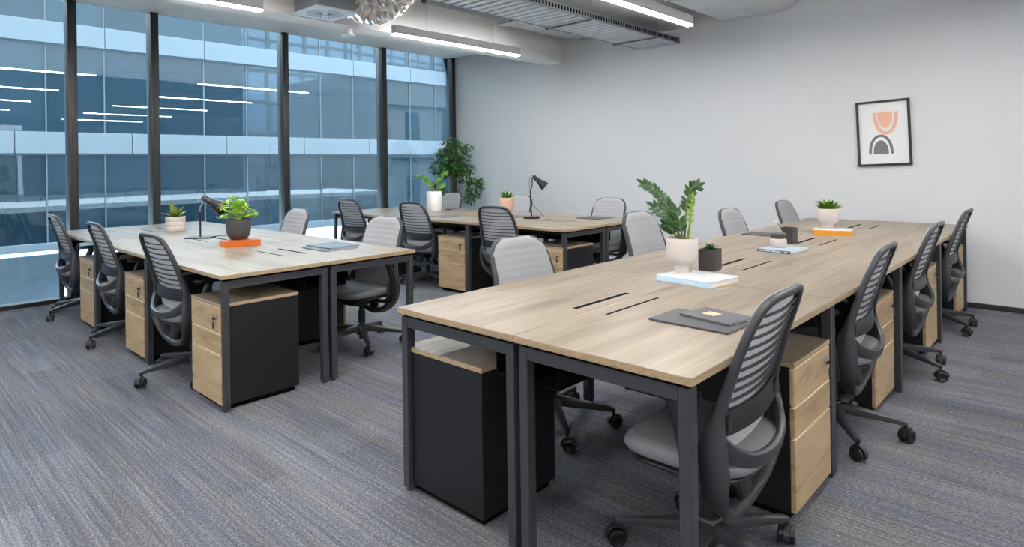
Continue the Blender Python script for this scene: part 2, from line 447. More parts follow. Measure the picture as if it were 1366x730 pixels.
GC = 'office chairs around the bench desks'
def make_chair(loc_, rz, label):
    t = thing('office_chair', loc_, rz, label, 'chair', GC)
    # base
    MB().lathe([(.0, .075), (.040, .075), (.046, .09), (.044, .135), (.034, .15), (.0, .15)], 20).build('base_hub', M['plastic'], t)
    for k in range(5):
        a = 2 * PI * k / 5 + PI / 2 + PI
        xf = Matrix.Rotation(a - PI / 2, 4, 'Z')
        lg = MB().sweep([(0, .02, .120), (0, .10, .112), (0, .20, .100), (0, .285, .088), (0, .305, .084)], [.030, .026, .020, .015, .012], [.026, .022, .016, .012, .009], side=(1, 0, 0), n=10, exp=3.2, xf=xf)
        lg.build('base_leg', M['plastic'], t)
        cs = Vector((0, .300, 0)); sw_ = random.uniform(-.5, .5)
        xc = xf @ Matrix.Translation(cs) @ Matrix.Rotation(sw_ + .9, 4, 'Z')
        hood = MB().lathe([(.0, .052), (.009, .052), (.009, .088), (.0, .088)], 10, xf=xc)
        ring = []
        pth = [(0, .006 + .034 * math.cos(u), .031 + .034 * math.sin(u)) for u in [PI * q / 8 * 1.05 for q in range(9)]]
        hood.sweep(pth, .011, .005, side=(1, 0, 0), n=8, exp=4, xf=xc)
        cobj = hood.build('caster', M['plastic_dk'], t)
        for sx in (-1, 1):
            w = MB()
            prof = [(.0, -.010), (.024, -.010), (.0295, -.006), (.0305, 0), (.0295, .006), (.022, .009), (.018, .0065), (.0, .0065)]
            xw = xc @ Matrix.Translation((sx * .018, .006, .0305)) @ Matrix.Rotation(sx * PI / 2, 4, 'Y')
            w.lathe(prof, 20, xf=xw); w.build('wheel', M['rubber'], cobj)
    MB().lathe([(.0, .045), (.021, .045), (.021, .16), (.026, .16), (.026, .25), (.019, .25), (.019, .325), (.0, .325)], 20).build('gas_lift', M['plastic_dk'], t)
    me = MB().box(-.075, .075, -.115, .12, .30, .348, .014, seg=3)
    me.sweep([(0, -.10, .315), (0, -.115, .27), (0, -.106, .238)], [.05, .045, .03], [.018, .016, .012], side=(1, 0, 0), exp=3)
    me.tube([(.07, .05, .325), (.17, .06, .322), (.215, .06, .322)], .006, 8)
    me.build('tilt_mechanism', M['plastic_dk'], t)
    # seat
    def slab(w0, yb, yf, zt, th, n=36, crown=.008, dro=.028, ex=3.6, inset=.0):
        rings = []
        for fz, sc in ((0, .90), (.12, .955), (.35, .99), (.6, 1.0), (.82, .985), (.94, .95), (1, .88)):
            ring = []
            for j in range(n):
                a = 2 * PI * j / n; c, q = math.cos(a), math.sin(a)
                x = math.copysign(abs(c) ** (2 / ex), c) * w0 * sc
                yy = math.copysign(abs(q) ** (2 / ex), q)
                y = (yb + yf) / 2 + yy * (yf - yb) / 2 * sc
                x *= 1 - .06 * max(0, -yy) ** 2
                z = zt - th + th * fz
                f = max(0, (y - (yf - .13)) / .13); z -= dro * f * f * (0.4 + .6 * fz)
                ring.append((x, y, z))
            rings.append(ring)
        m = MB(); m.loops(rings, cap=False)
        n0 = len(m.v)
        for rr, zc in ((rings[0], zt - th), (rings[-1], zt + crown * .3)):
            cx = Vector((0, (yb + yf) / 2, zc))
            inner = [Vector(p).lerp(cx, .5) for p in rr]
            for v in inner: v.z = v.z * .4 + zc * .6
            m.loops([rr, inner], cap=False); m.add(inner, [tuple(range(len(inner)))])
        return m
    seat = slab(.232, -.20, .235, .437, .058).build('seat', M['seatfab'], t, 60)
    # stitched seam across the seat and the shell below it
    slab(.222, -.18, .21, .379, .022).build('seat_shell', M['plastic_dk'], seat, 60)
    # back frame: top bar, uprights, V at the bottom
    half = [(0, By(0, .905) - .002, .907), (.075, By(.075, .904), .905), (.130, By(.13, .898), .898), (.171, By(.171, .872), .873), (.196, By(.196, .82), .82), (.207, By(.207, .75), .75), (.216, By(.216, .66), .66), (.226, By(.226, .57), .57), (.234, -.118, .49), (.237, -.108, .42), (.224, -.104, .35), (.176, -.108, .285), (.095, -.110, .244), (0, -.110, .228)]
    sa = [.012, .012, .0125, .013, .0135, .0135, .014, .015, .016, .017, .016, .017, .020, .022]
    sb = [.011, .011, .012, .013, .0135, .014, .015, .020, .042, .060, .056, .038, .026, .021]
    k = 4
    hp = smooth_path(half, k); ha, hb = interp(sa, k), interp(sb, k)
    path = [Vector((-p.x, p.y, p.z)) for p in reversed(hp[1:])] + hp
    pa, pb = list(reversed(ha[1:])) + ha, list(reversed(hb[1:])) + hb
    fr = MB()
    # drop the duplicate bottom point and close the loop
    fr.sweep(path[:-1], pb[:-1], pa[:-1], side=(0, 1, .25), n=10, exp=3.0, cyc=True)
    # smile-shaped cross bar
    cb = [(-.232, -.125, .505), (-.195, -.158, .462), (-.12, -.188, .430), (0, -.200, .418), (.12, -.188, .430), (.195, -.158, .462), (.232, -.125, .505)]
    cp = smooth_path(cb, 4); fr.sweep(cp, interp([.03, .026, .024, .024, .024, .026, .03], 4), .014, side=(0, -.25, 1), n=10, exp=3.0)
    frame = fr.build('back_frame', M['plastic'], t, 50)
    for i in range(9):
        z = .857 - i * .0315
        hw = .212 if z < .7 else .205 if z < .8 else .196 - .1 * max(0, z - .83)
        pts = [(hw * u / 8, By(hw * u / 8, z) + .004, z - .006 * (1 - (u / 8) ** 2)) for u in range(-8, 9)]
        MB().sweep(pts, .0039, .0045, side=(0, 0, 1), n=8, exp=3).build('back_slat', M['plastic'], frame)
    pts = [(.205 * u / 8, By(.205 * u / 8, .55) - .006, .547 - .008 * (1 - (u / 8) ** 2)) for u in range(-8, 9)]
    lb = MB().sweep(pts, .036, .008, side=(0, .1, 1), n=12, exp=4)
    for sx in (-1, 1): lb.box(sx * .198 - .014, sx * .198 + .014, By(.2, .55) - .022, By(.2, .55) + .004, .528, .570, .004)
    lb.build('lumbar_support', M['plastic_dk'], frame)
    # upholstered back
    NS, NZ = 20, 46
    fv, bv = [], []
    for j in range(NZ + 1):
        z = .402 + (.914 - .402) * j / NZ; w = cushion_w(z)
        f_, b_ = [], []
        for i in range(NS + 1):
            u = -1 + 2 * i / NS; x = w * u
            ez = min(1, (z - .402) / .02) * min(1, (.914 - z) / .016 if z < .914 else 0)
            th = .026 * max(0, 1 - abs(u) ** 5) * math.sqrt(max(0, ez))
            ridge = 0.0
            if z > .56: ridge = .0065 * (0.5 + .5 * math.cos((z - .858) / .0355 * 2 * PI)) ** 1.5 * max(0, 1 - abs(u) ** 6) * min(1, max(0, (.90 - z) / .03))
            y0 = By(x, z) + .010
            f_.append((x, y0 + .001 + th - ridge, z)); b_.append((x, y0, z))
        fv.append(f_); bv.append(b_)
    cu = MB(); rings = [f_ + list(reversed(b_)) for f_, b_ in zip(fv, bv)]
    cu.loops(rings, cap=True)
    for q, f_ in enumerate(cu.f):
        if len(f_) == 4 and all(NS < (i_ % (2 * NS + 2)) for i_ in f_): cu.mi[q] = 1
    cu.build('back_cushion', [M['fabric'], M['liner']], t, 70)
    # arms
    for sx in (-1, 1):
        pth = smooth_path([(sx * .07, -.02, .335), (sx * .17, -.045, .328), (sx * .255, -.07, .335), (sx * .285, -.075, .385), (sx * .286, -.062, .48), (sx * .283, -.035, .575), (sx * .280, -.012, .622)], 4)
        ap = MB().sweep(pth, interp([.024, .024, .026, .028, .026, .024, .022], 4), interp([.011, .012, .015, .016, .015, .014, .013], 4), side=(0, 1, .1), n=10, exp=2.8)
        arm = ap.build('armrest', M['plastic_dk'], t, 50)
        pd = MB().sweep([(sx * .277, y, .630 - .02 * max(0, (y - .09) / .05) ** 2) for y in (-.10, -.09, -.06, 0, .06, .10, .125, .135)], [.02, .034, .040, .041, .041, .038, .03, .014], [.007, .011, .013, .013, .013, .012, .010, .006], side=(1, 0, 0), n=12, exp=3)
        pd.build('arm_pad', M['plastic_dk'], arm, 50)
    return t

# ------------------------------------------------------------------ benches, local: length along +X, width along +Y
TW = 1.275; ZT = 0.73; DL = 1.2467
def make_bench(loc_, rz, n, L, label, W=TW, flaps=True):
    t = thing('bench_desk', loc_, rz, label, 'desk', 'bench desks')
    dl = L / n; h = W / 2
    for i in range(n):
        for s_ in (0, 1):
            y0, y1 = (0, h - .0015) if s_ == 0 else (h + .0015, W)
            x0, x1 = i * dl + (.0 if i == 0 else .0012), (i + 1) * dl - (.0 if i == n - 1 else .0012)
            tp = MB().box(x0, x1, y0, y1, ZT - .023, ZT, 0.0015, side_mi=1, seg=1)
            top = tp.build('tabletop', [M['wood'], M['wood_edge']], t, 30)
            # cable access: dark slot and a flap let into the top
            yc = h - .075 if s_ == 0 else h + .075
            sg = -1 if s_ == 0 else 1
            cx = (x0 + x1) / 2
            hw_ = .012 if s_ == 1 else .006
            sl = MB().box(cx - .19, cx + .19, yc - hw_, yc + hw_, ZT - .004, ZT + .0006)
            for q in range(24):
                sl.box(cx - .186 + q * .0158, cx - .186 + q * .0158 + .006, yc - .006, yc + .006, ZT + .0004, ZT + .001)
            sl.build('cable_slot', M['void'], top, 0)
            fl = MB().box(cx - .19, cx + .19, yc - sg * (hw_ + .001) - (.058 if sg > 0 else 0), yc - sg * (hw_ + .001) + (0 if sg > 0 else .058), ZT - .003, ZT + .0009, 0.0005, seg=1)
            fl.build('cable_flap', M['wood'], top, 30)
    for s_ in (0, 1):
        ya, yb = (.012, h - .012) if s_ == 0 else (h + .012, W - .012)
        zt = ZT - .035
        for xe, sg in ((.012, 1), (L - .012, -1)):
            xa, xb = sorted((xe, xe + sg * .04))
            for yl in (ya, yb - .036):
                MB().box(xa, xb, yl, yl + .036, .012, zt, .002, seg=1).lathe([(.0, .0), (.015, .0), (.015, .014), (.0, .014)], 14, c=((xa + xb) / 2, yl + .018, 0)).build('leg', M['steel'], t, 30)
            MB().box(xa, xb, ya + .0361, yb - .0361, zt - .04, zt, .002, seg=1).build('cross_beam', M['steel'], t, 30)
            MB().box(xa + .004, xb - .004, ya + .01, yb - .01, zt, zt + .0125).build('spacer', M['void'], t, 0)
        yo = ya if s_ == 0 else yb - .036
        for i in range(1, n):
            xm = i * dl
            lgm = MB().box(xm - .028, xm - .002, yo, yo + .036, .012, zt, .002, seg=1).box(xm + .002, xm + .028, yo, yo + .036, .012, zt, .002, seg=1)
            lgm.box(xm - .02, xm + .02, yo + .003, yo + .033, 0, .012)
            lgm.build('leg', M['steel'], t, 30)
            MB().box(xm - .02, xm + .02, yo + .0361 if s_ == 0 else ya, (yb if s_ == 0 else yo - .0001), zt - .04, zt + .0125, .002, seg=1).build('cross_beam', M['steel'], t, 30)
        yr = ya + .16 if s_ == 0 else yb - .19
        MB().box(.053, L - .053, yr, yr + .03, zt - .04, zt - .001 + .0, .002, seg=1).box(.06, L - .06, yr + .002, yr + .028, zt - .001, zt + .012).build('support_rail', M['black'], t, 30)
    ct = MB().box(.06, L - .06, h - .14, h + .14, .56, .565).box(.06, L - .06, h - .14, h - .136, .565, .66).box(.06, L - .06, h + .136, h + .14, .565, .66)
    for i in range(n):
        for dx in (.2, dl - .2): ct.box(i * dl + dx - .01, i * dl + dx + .01, h - .138, h + .138, .655, .707)
    ct.build('wire_trough', M['void'], t, 0)
    return t

T1x, T1y, T1L = -0.768, 1.501, 4.986
T2x, T2y, T2L = -7.108, 1.340, 3.750
T3x, T3y, T3L = -7.055, 4.201, 3.747
make_bench((T1x, T1y, 0), PI / 2, 4, T1L, 'longest pale oak bench desk in front, reaching to the picture wall')
make_bench((T2x, T2y, 0), 0, 3, T2L, 'pale oak bench desk at the left by the windows, with the orange book', W=1.288)
make_bench((T3x, T3y, 0), 0, 3, T3L, 'rear pale oak bench desk along the grey wall, with the curved black lamp on it', W=1.272)

# ------------------------------------------------------------------ drawer pedestals (front towards local -Y, origin at front left floor corner)
GP = 'drawer pedestals under the bench desks'
def make_pedestal(loc_, rz, label):
    t = thing('drawer_pedestal', loc_, rz, label, 'drawer pedestal', GP)
    w, d, h = .405, .445, .572
    MB().box(.02, w - .02, .03, d - .02, .0, .03).build('plinth', M['void'], t, 0)
    MB().box(.0, w, .020, d, .03, h - .0182, .0015, seg=1).build('carcass', M['black'], t, 30)
    MB().box(-.001, w + .001, 0, d + .001, h - .018, h, .0012, seg=1, side_mi=1).build('top_panel', [M['wood'], M['wood_edge']], t, 30)
    for i, (za, zb) in enumerate(((.415, .551), (.302, .4105), (.034, .2975))):
        dr = MB().box(.001, w - .001, .001, .0195, za, zb, .0022, seg=1, mi=1, side_mi=0).build('drawer', [M['wood_front'], M['edge_light']], t, 20)
        if i == 0:
            lk = MB()
            xf = Matrix.Translation((w - .055, .001, .495)) @ Matrix.Rotation(PI / 2, 4, 'X')
            lk.lathe([(.0, -.002), (.012, -.002), (.012, .006), (.008, .009), (.0, .009)], 16, xf=xf)
            lk.build('lock', M['chrome'], dr)
            ky = MB().box(w - .057, w - .053, -.020, -.007, .489, .501, .0008, seg=1).box(w - .062, w - .048, -.0185, -.0125, .440, .474, .0025)
            ky.box(w - .056, w - .054, -.0165, -.0145, .470, .492)
            ky.build('key', M['plastic_dk'], dr)
    return t

def bench_pt(b_, x, y):
    if b_ == 1: return (T1x - y, T1y + x, 0)
    if b_ == 2: return (T2x + x, T2y + y, 0)
    return (T3x + x, T3y + y, 0)
BR = {1: PI / 2, 2: 0, 3: 0}
BW = {1: 1.275, 2: 1.288, 3: 1.272}
BD = {1: T1L / 4, 2: T2L / 3, 3: T3L / 3}
# (bench, side, desk, extra setback, label)
peds = [
 (1, 0, 0, .012, 'oak-fronted drawer pedestal beside the nearest chair on the right side of the front bench'),
 (1, 0, 1, .04, 'second oak-fronted drawer pedestal from the camera on the right side of the front bench'),
 (1, 0, 2, .03, 'third oak-fronted drawer pedestal from the camera on the right side of the front bench'),
 (1, 0, 3, .03, 'oak-fronted drawer pedestal at the far end of the front bench near the wall skirting'),
 (1, 1, 0, .006, 'black-backed drawer pedestal behind the left front legs of the front bench'),
 (2, 0, 2, .006, 'drawer pedestal under the near corner of the left bench showing its black side'),
 (2, 0, 1, .006, 'oak-fronted drawer pedestal between the two nearer chairs of the left bench'),
 (2, 0, 0, .006, 'oak-fronted drawer pedestal nearest the windows under the left bench'),
 (2, 1, 2, .02, 'drawer pedestal half hidden behind the grey seat at the far side of the left bench'),
 (3, 0, 1, .004, 'oak-fronted drawer pedestal between two black-framed chairs of the rear bench'),
 (3, 0, 2, .006, 'drawer pedestal at the near end of the rear bench, partly behind the front bench chair'),
 (3, 0, 0, .006, 'drawer pedestal of the rear bench nearest the windows, hidden behind grey chair backs'),
]
ped0 = None
for b_, s_, i, sb_, lab in peds:
    dl, W = BD[b_], BW[b_]
    if s_ == 0:
        x = (i + 1) * dl - .032 - .405 - (.014 if b_ == 1 else 0); p = bench_pt(b_, x, sb_); r = BR[b_]
    else:
        x = i * dl + (.032 if b_ == 1 else .03) + .405 - (.024 if b_ == 2 else 0); p = bench_pt(b_, x, W - sb_); r = BR[b_] + PI
    if ped0 is None: ped0 = make_pedestal(p, r, lab)
    else: copy_thing(ped0, p, r, lab)

# ------------------------------------------------------------------ chairs: (x, y, facing angle of +Y local minus 90 deg, lift, label)
A_mX, A_pX, A_pY, A_mY = PI / 2, -PI / 2, 0.0, PI
D = math.radians
chairs = [
 (-.918, 1.90, A_mX + D(2), -14, 'nearest grey office chair with slatted back, at the right front corner of the front bench'),
 (-.92, 3.21, A_mX + D(2), 14.5, 'second chair from the camera on the right side of the front bench'),
 (-.92, 4.475, A_mX, -28, 'third chair from the camera on the right side of the front bench'),
 (-.92, 5.725, A_mX, 36, 'farthest chair on the right side of the front bench, close to the skirting'),
 (-1.975, 2.39, A_pX - D(2), 0, 'grey upholstered chair at the near left of the front bench, its front facing us'),
 (-2.0, 3.635, A_pX, 20, 'grey upholstered chair behind the tall pot plant on the front bench'),
 (-1.92, 4.885, A_pX, 10, 'grey upholstered chair beyond the thin dark folder on the front bench'),
 (-1.92, 6.10, A_pX, 0, 'small grey chair back at the far left of the front bench beside the wall'),
 (-4.15, 1.485, A_pY + D(2), -2, 'nearest slatted-back chair on the near side of the left bench'),
 (-5.42, 1.49, A_pY, 16, 'middle slatted-back chair on the near side of the left bench'),
 (-6.68, 1.475, A_pY, 19, 'slatted-back chair of the left bench closest to the windows'),
 (-3.91, 2.56, A_mY + D(3), 25, 'grey chair with looped armrest seen between the table legs of the left bench'),
 (-5.34, 2.60, A_mY, 0, 'grey chair back rising behind the left bench before a window mullion'),
 (-6.56, 4.335, A_pY + D(4), 0, 'black slatted-back chair at the window end of the rear bench'),
 (-5.32, 4.33, A_pY + D(5), 10, 'black slatted-back chair in the middle of the rear bench, near the white planter'),
 (-4.08, 4.33, A_pY + D(5), 5, 'black slatted-back chair at the near end of the rear bench below the peach pot'),
 (-6.48, 5.50, A_mY, 0, 'pale grey chair back in front of the tall leafy tree'),
 (-5.21, 5.50, A_mY, 0, 'pale grey chair back behind the black lamp and peach pot on the rear bench'),
 (-3.87, 5.50, A_mY, 12, 'pale grey chair at the near right end of the rear bench, behind a black notebook'),
]
ch0 = None
for x, y, a, spin, lab in chairs:
    def turn(c, spin=spin, lab=lab):
        k_ = c.name.split('.')[0]
        lift = .05 if 'tall pot plant' in lab else 0
        if k_ in ('base_leg', 'caster'): c.rotation_euler.z = D(spin)
        elif k_ == 'gas_lift': c.scale.z = 1 + lift * 3
        elif k_ != 'base_hub': c.location.z = lift
    if ch0 is None:
        ch0 = make_chair((x, y, 0), a, lab)
        CH[ch0.name] = [(c, [(g, []) for g in kids(c)]) for c in kids(ch0)]
        for c in kids(ch0): turn(c)
    else: copy_thing(ch0, (x, y, 0), a, lab, tweak=turn)

# ------------------------------------------------------------------ ceiling services
GL = 'linear pendant lights in parallel rows'
def make_light(x, y0, y1, label):
    t = thing('pendant_light', (x, (y0 + y1) / 2, 2.6), 0, label, 'pendant light', GL)
    L = (y1 - y0) / 2
    hs = MB().box(-.035, .035, -L, L, .012, .085, .003, seg=1).box(-.035, -.031, -L, L, .0, .0125).box(.031, .035, -L, L, .0, .0125).box(-.031, .031, -L, -L + .004, 0, .0125).box(-.031, .031, L - .004, L, 0, .0125)
    hs.build('housing', M['lampwhite'], t, 30)
    MB().box(-.0305, .0305, -L + .005, L - .005, -.010, .0115).build('diffuser', M['led'], t, 0)
    MB().box(-.022, .022, -L + .02, L - .02, .0852, .0865).build('added_uplight', M['up_glow'], t, 0)  # added glowing strip on top, throws light up at the ceiling services
    for s_ in (-1, 1): MB().tube([(0, s_ * (L - .42), .085), (0, s_ * (L - .42), ZC - 2.6)], .0016, 6).lathe([(0, .085), (.006, .085), (.006, .105), (0, .105)], 8, c=(0, s_ * (L - .42), 0)).build('suspension_cable', M['chrome'], t)
    return t
lt = make_light(-5.0, 3.68, 5.50, 'linear pendant light hanging by the bulkhead in front of the window corner')
copy_thing(lt, (-2.78, 4.59, 2.6), 0, 'linear pendant light hanging under the silver duct, near the top centre')
copy_thing(lt, (-5.0, 1.445, 2.6), 0, 'linear pendant light at the top left beside the square air diffuser')
for x, y in [(x, y) for x in (-5.0, -2.78, -.56, 1.66, 3.88) for y in (4.59, 1.445, -1.7, -4.845) if (x, y) not in ((-5.0, 4.59), (-2.78, 4.59), (-5.0, 1.445))]:
    copy_thing(lt, (x, y, 2.6), 0, 'linear pendant light hanging outside the picture')

# cable tray with a slatted floor
tr = thing('cable_tray', (-3.74, 4.6, 2.675), 0, 'slatted galvanised cable tray running under the ceiling to the wall', 'cable tray')
sl = MB(); y = -2.6
while y < 1.98:
    sl.box(-.26, .26, y, y + .076, 0, .010, .002, seg=1)
    y += .104
sl.build('slats', M['galv'], tr, 30)
gap_mb = MB()
for q in range(17): gap_mb.tube([(-.24 + q * .03, -2.6, .026 + .004 * (q % 2)), (-.24 + q * .03, 1.98, .026 + .004 * (q % 3))], .0148, 8)
gap_mb.build('dark_gap_fill', M['plastic_dk'], tr, 60)  # dark tubes added above the slats to make their gaps look shaded
for s_ in (-1, 1):
    rl = MB().box(s_ * .265 - .006, s_ * .265 + .006, -2.6, 2.0, -.004, .06).box(s_ * .255 - .012, s_ * .255 + .012, -2.6, 2.0, .056, .062)
    y = -2.58
    while y < 1.95:
        rl.box(s_ * .2725 - .0015, s_ * .2725 + .0015, y, y + .022, .012, .048, mi=1); y += .044
    rl.build('side_rail', [M['galv_dk'], M['void']], tr, 0)
for y in (.25, 1.46):
    hb = MB().box(-.29, .29, y - .012, y + .012, -.022, -.006, .002, seg=1)
    for q in range(14): hb.box(-.27 + q * .04, -.25 + q * .04, y - .013, y + .013, -.018, -.011, mi=1)
    for sx in (-.283, .283): hb.tube([(sx, y, -.02), (sx, y, .172)], .004, 8)
    hb.build('hanger', [M['galv_dk'], M['void']], tr, 30)

def roundrect(w, h, r, n=6):
    o = []
    for cx, cy, a0 in ((w - r, h - r, 0), (-w + r, h - r, 90), (-w + r, -h + r, 180), (w - r, -h + r, 270)):
        for k in range(n + 1):
            a = D(a0 + 90 * k / n); o.append((cx + r * math.cos(a), cy + r * math.sin(a)))
    return o
def duct(name, x0, x1, z0, z1, y0, y1, r, label, mat, seam=1.15, seed=0):
    rnd = random.Random(seed)
    t = thing(name, ((x0 + x1) / 2, (y0 + y1) / 2, (z0 + z1) / 2), 0, label, 'duct')
    prof = roundrect((x1 - x0) / 2, (z1 - z0) / 2, r)
    rings = []; L = (y1 - y0) / 2; n = 60
    for k in range(n + 1):
        y = -L + 2 * L * k / n
        s_ = 1 + rnd.uniform(-.012, .006)
        rings.append([(p[0] * s_ + rnd.uniform(-.004, .004), y, p[1] * s_ + rnd.uniform(-.004, .004)) for p in prof])
    MB().loops(rings).build('duct_body', mat, t, 50)
    y = L - .012
    while y > -L:
        rr = [[(p[0] * 1.025, y + dy, p[1] * 1.03) for p in prof] for dy in (-.01, .01)]
        MB().loops(rr).build('flange', M['galv'], t, 40); y -= seam
    return t
duct('air_duct', -4.35, -3.335, 2.845, 3.24, 0.8, YW - .005, .10, 'broad silver insulated duct above the cable tray, lit by the pendant', M['foil_duct'], seed=3)
duct('air_duct', -3.10, -2.15, 2.85, 3.30, 5.30, YW - .005, .18, 'rounded silver duct at the top right meeting the grey wall', M['foil_duct'], seed=5)
duct('air_duct', -5.03, -4.38, 2.935, 3.3, 5.35, YW - .005, .02, 'flat galvanised duct between the bulkhead and the cable tray', M['galv'], seed=8)
pp = MB().tube([(-4.89, 3.98, 2.985), (-4.89, 5.19, 2.985)], .055, 16)
o = pp.build('service_pipe', M['galv_dk']); tag(o, 'blue-grey round pipe running along the top of the bulkhead', 'pipe')
bk_ = MB().box(-5.06, -4.66, 5.20, 5.34, 2.93, 2.937).box(-5.06, -4.66, 5.20, 5.206, 2.93, 3.05).box(-4.667, -4.66, 5.2, 5.34, 2.93, 3.05)
bk_.tube([(-4.80, 5.27, 2.90), (-4.80, 5.27, ZC)], .007, 8)
tag(bk_.build('pipe_bracket', M['galv'], None, 30), 'small galvanised bracket with a threaded rod at the end of the grey pipe', 'bracket')
st_ = MB()
for dx in (0, .06): st_.box(-4.50 + dx, -4.46 + dx, 3.55, 4.3, 2.93, 2.97, .003)
st_.tube([(-4.48, 4.1, 2.97), (-4.48, 4.1, ZC)], .005, 8).tube([(-4.42, 4.0, 2.97), (-4.42, 4.0, ZC)], .005, 8)
tag(st_.build('support_strut', M['galv_dk']), 'pair of dark metal struts beside the crumpled foil hose', 'strut')

# square swirl diffuser with its plenum box, foil hose attached
df = thing('air_diffuser', (-4.94, 2.90, 2.65), 0, 'square white swirl air diffuser under a grey metal box at the top', 'air diffuser')
MB().box(-.20, .20, -.185, .185, .012, .36, .003, seg=1).build('plenum_box', M['galv_dk'], df, 30)
fp = MB().box(-.225, .225, -.205, .205, .0, .012, .003, seg=1).build('face_plate', M['lampwhite'], df, 30)
for k in range(24):
    a = 2 * PI * k / 24
    xf = Matrix.Rotation(a, 4, 'Z')
    s1 = MB().add([(.03, -.002, -.0012), (.165, -.007, -.0012), (.165, .005, -.0012), (.03, .003, -.0012), (.03, -.002, .001), (.165, -.007, .001), (.165, .005, .001), (.03, .003, .001)], [(0, 3, 2, 1), (4, 5, 6, 7), (0, 1, 5, 4), (1, 2, 6, 5), (2, 3, 7, 6), (3, 0, 4, 7)], xf=xf)
    s1.build('swirl_slot', M['plastic'], fp, 0)
rnd = random.Random(4)
ctr = smooth_path([(-4.90, 3.09, 2.86), (-4.86, 3.24, 2.79), (-4.79, 3.40, 2.80), (-4.73, 3.56, 2.92), (-4.68, 3.68, 3.08), (-4.66, 3.78, 3.26)], 10)
rad = interp([.155, .175, .17, .15, .13, .12], 10)
rings = []
prev = None
for i, p in enumerate(ctr):
    tt = (ctr[min(i + 1, len(ctr) - 1)] - ctr[max(i - 1, 0)]).normalized()
    A = Vector((1, 0, 0)); A = (A - tt * A.dot(tt)).normalized(); Bv = tt.cross(A)
    rr = rad[i] * (1 + (.02 if i % 2 else -.02))
    rings.append([p + (A * math.cos(2 * PI * j / 28) + Bv * math.sin(2 * PI * j / 28)) * (rr * (1 + rnd.uniform(-.055, .055))) for j in range(28)])
tag(MB().loops(rings).build('flexible_duct', M['foil'], None, 0), 'crumpled shiny foil hose drooping from the grey air box', 'flexible duct')
tag(MB().lathe([(0, 0), (.058, 0), (.062, .006), (.062, .016), (.05, .018), (.05, .05), (.052, .05), (.052, .066), (0, .066)], 28, c=(-5.40, 3.42, 2.599)).build('smoke_detector', M['pot_pure']), 'small white smoke detector under the bulkhead', 'smoke detector')

# ------------------------------------------------------------------ framed picture (abstract stand-in of arches), hanging slightly crooked
pf = thing('picture_frame', (-1.42, YW, 1.543), 0, 'black-framed abstract print hanging slightly crooked on the grey wall', 'picture')
pf.rotation_euler = (0, D(-1.8), 0)
w, h = .221, .306
f = MB()
for x0, x1, z0, z1 in ((-w, w, h - .02, h), (-w, w, -h, -h + .02), (-w, -w + .02, -h + .02, h - .02), (w - .02, w, -h + .02, h - .02)):
    f.box(x0, x1, -.026, -.001, z0, z1, .001, seg=1)
f.build('frame', M['skirting'], pf, 30)
art = MB().box(-w + .02, w - .02, -.012, -.002, -h + .02, h - .02).build('print', M['paper'], pf, 0)
def arch(cx, z0, ro, ri, hgt, up, m, name):
    """half-oval band: straight end at z0, curve away from it"""
    mb = MB(); n = 28; sg = 1 if up else -1
    pts_o, pts_i = [], []
    for k in range(n + 1):
        a = PI * k / n
        e = .85
        ex = lambda r, hh: (cx + r * math.cos(a), z0 + sg * hh * math.sin(a) ** e)
        pts_o.append(ex(ro, hgt)); pts_i.append(ex(ri, hgt - (ro - ri)) if ri > 0 else None)
    if ri > 0:
        r1 = [[(p[0], y, p[1]) for p in pts_o] for y in (-.0128,)] [0]
        r2 = [(p[0], -.0128, p[1]) for p in pts_i]
        vs = r1 + r2; m1 = n + 1
        mb.add(vs + [(x, -.0118, z) for x, y, z in vs], [(k, k + 1, m1 + k + 1, m1 + k) for k in range(n)])
    else:
        vs = [(p[0], -.0128, p[1]) for p in pts_o]
        mb.add(vs, [tuple(range(n + 1))])
    return mb.build(name, m, art, 0)
arch(.022, .194, .104, .073, .212, False, M['peach'], 'arch')
arch(.018, .194, .062, 0, .150, False, M['peach'], 'arch')
arch(-.025, -.195, .102, .078, .182, True, M['artgrey'], 'arch')
arch(-.025, -.195, .063, 0, .128, True, M['artgrey'], 'arch')

# ------------------------------------------------------------------ plants
def leaf(mb, p, d, up, L, W, curl=.15, mi=0, seg=5, fold=.25):
    """pointed oval leaf with a mid fold, base at p, along d"""
    d = Vector(d).normalized(); up = Vector(up)
    s_ = d.cross(up)
    if s_.length < 1e-3: s_ = d.cross(Vector((1, 0, 0.3)))
    s_.normalize(); u = s_.cross(d).normalized()
    vs = []; fs = []
    for i in range(seg + 1):
        t_ = i / seg
        wv = W * (math.sin(PI * min(1, t_ * .93 + .05)) ** .8) * .5
        c = Vector(p) + d * (L * t_) - u * (curl * L * t_ * t_)
        vs += [c + s_ * wv + u * (fold * wv), c, c - s_ * wv + u * (fold * wv)]
        if i:
            a = 3 * (i - 1); b2 = 3 * i
            fs += [(a, a + 1, b2 + 1, b2), (a + 1, a + 2, b2 + 2, b2 + 1)]
    mb.add(vs, fs, mi)

def footed_pot(t, r, h, mat, foot=.55):
    prof = [(0, 0), (r * foot, 0), (r * foot * 1.02, .004), (r * foot * .97, h * .2), (r * .62, h * .25), (r * .86, h * .32), (r * .97, h * .42), (r, h * .55), (r, h * .985), (r * .985, h), (r * .93, h), (r * .92, h * .9), (0, h * .9)]
    p = MB().lathe(prof, 40).build('pot', mat, t, 50)
    MB().lathe([(0, h * .90), (r * .9, h * .90), (r * .88, h * .93), (0, h * .945)], 24).build('soil', M['soil'], t)
    return p

zb1 = .73 + .028
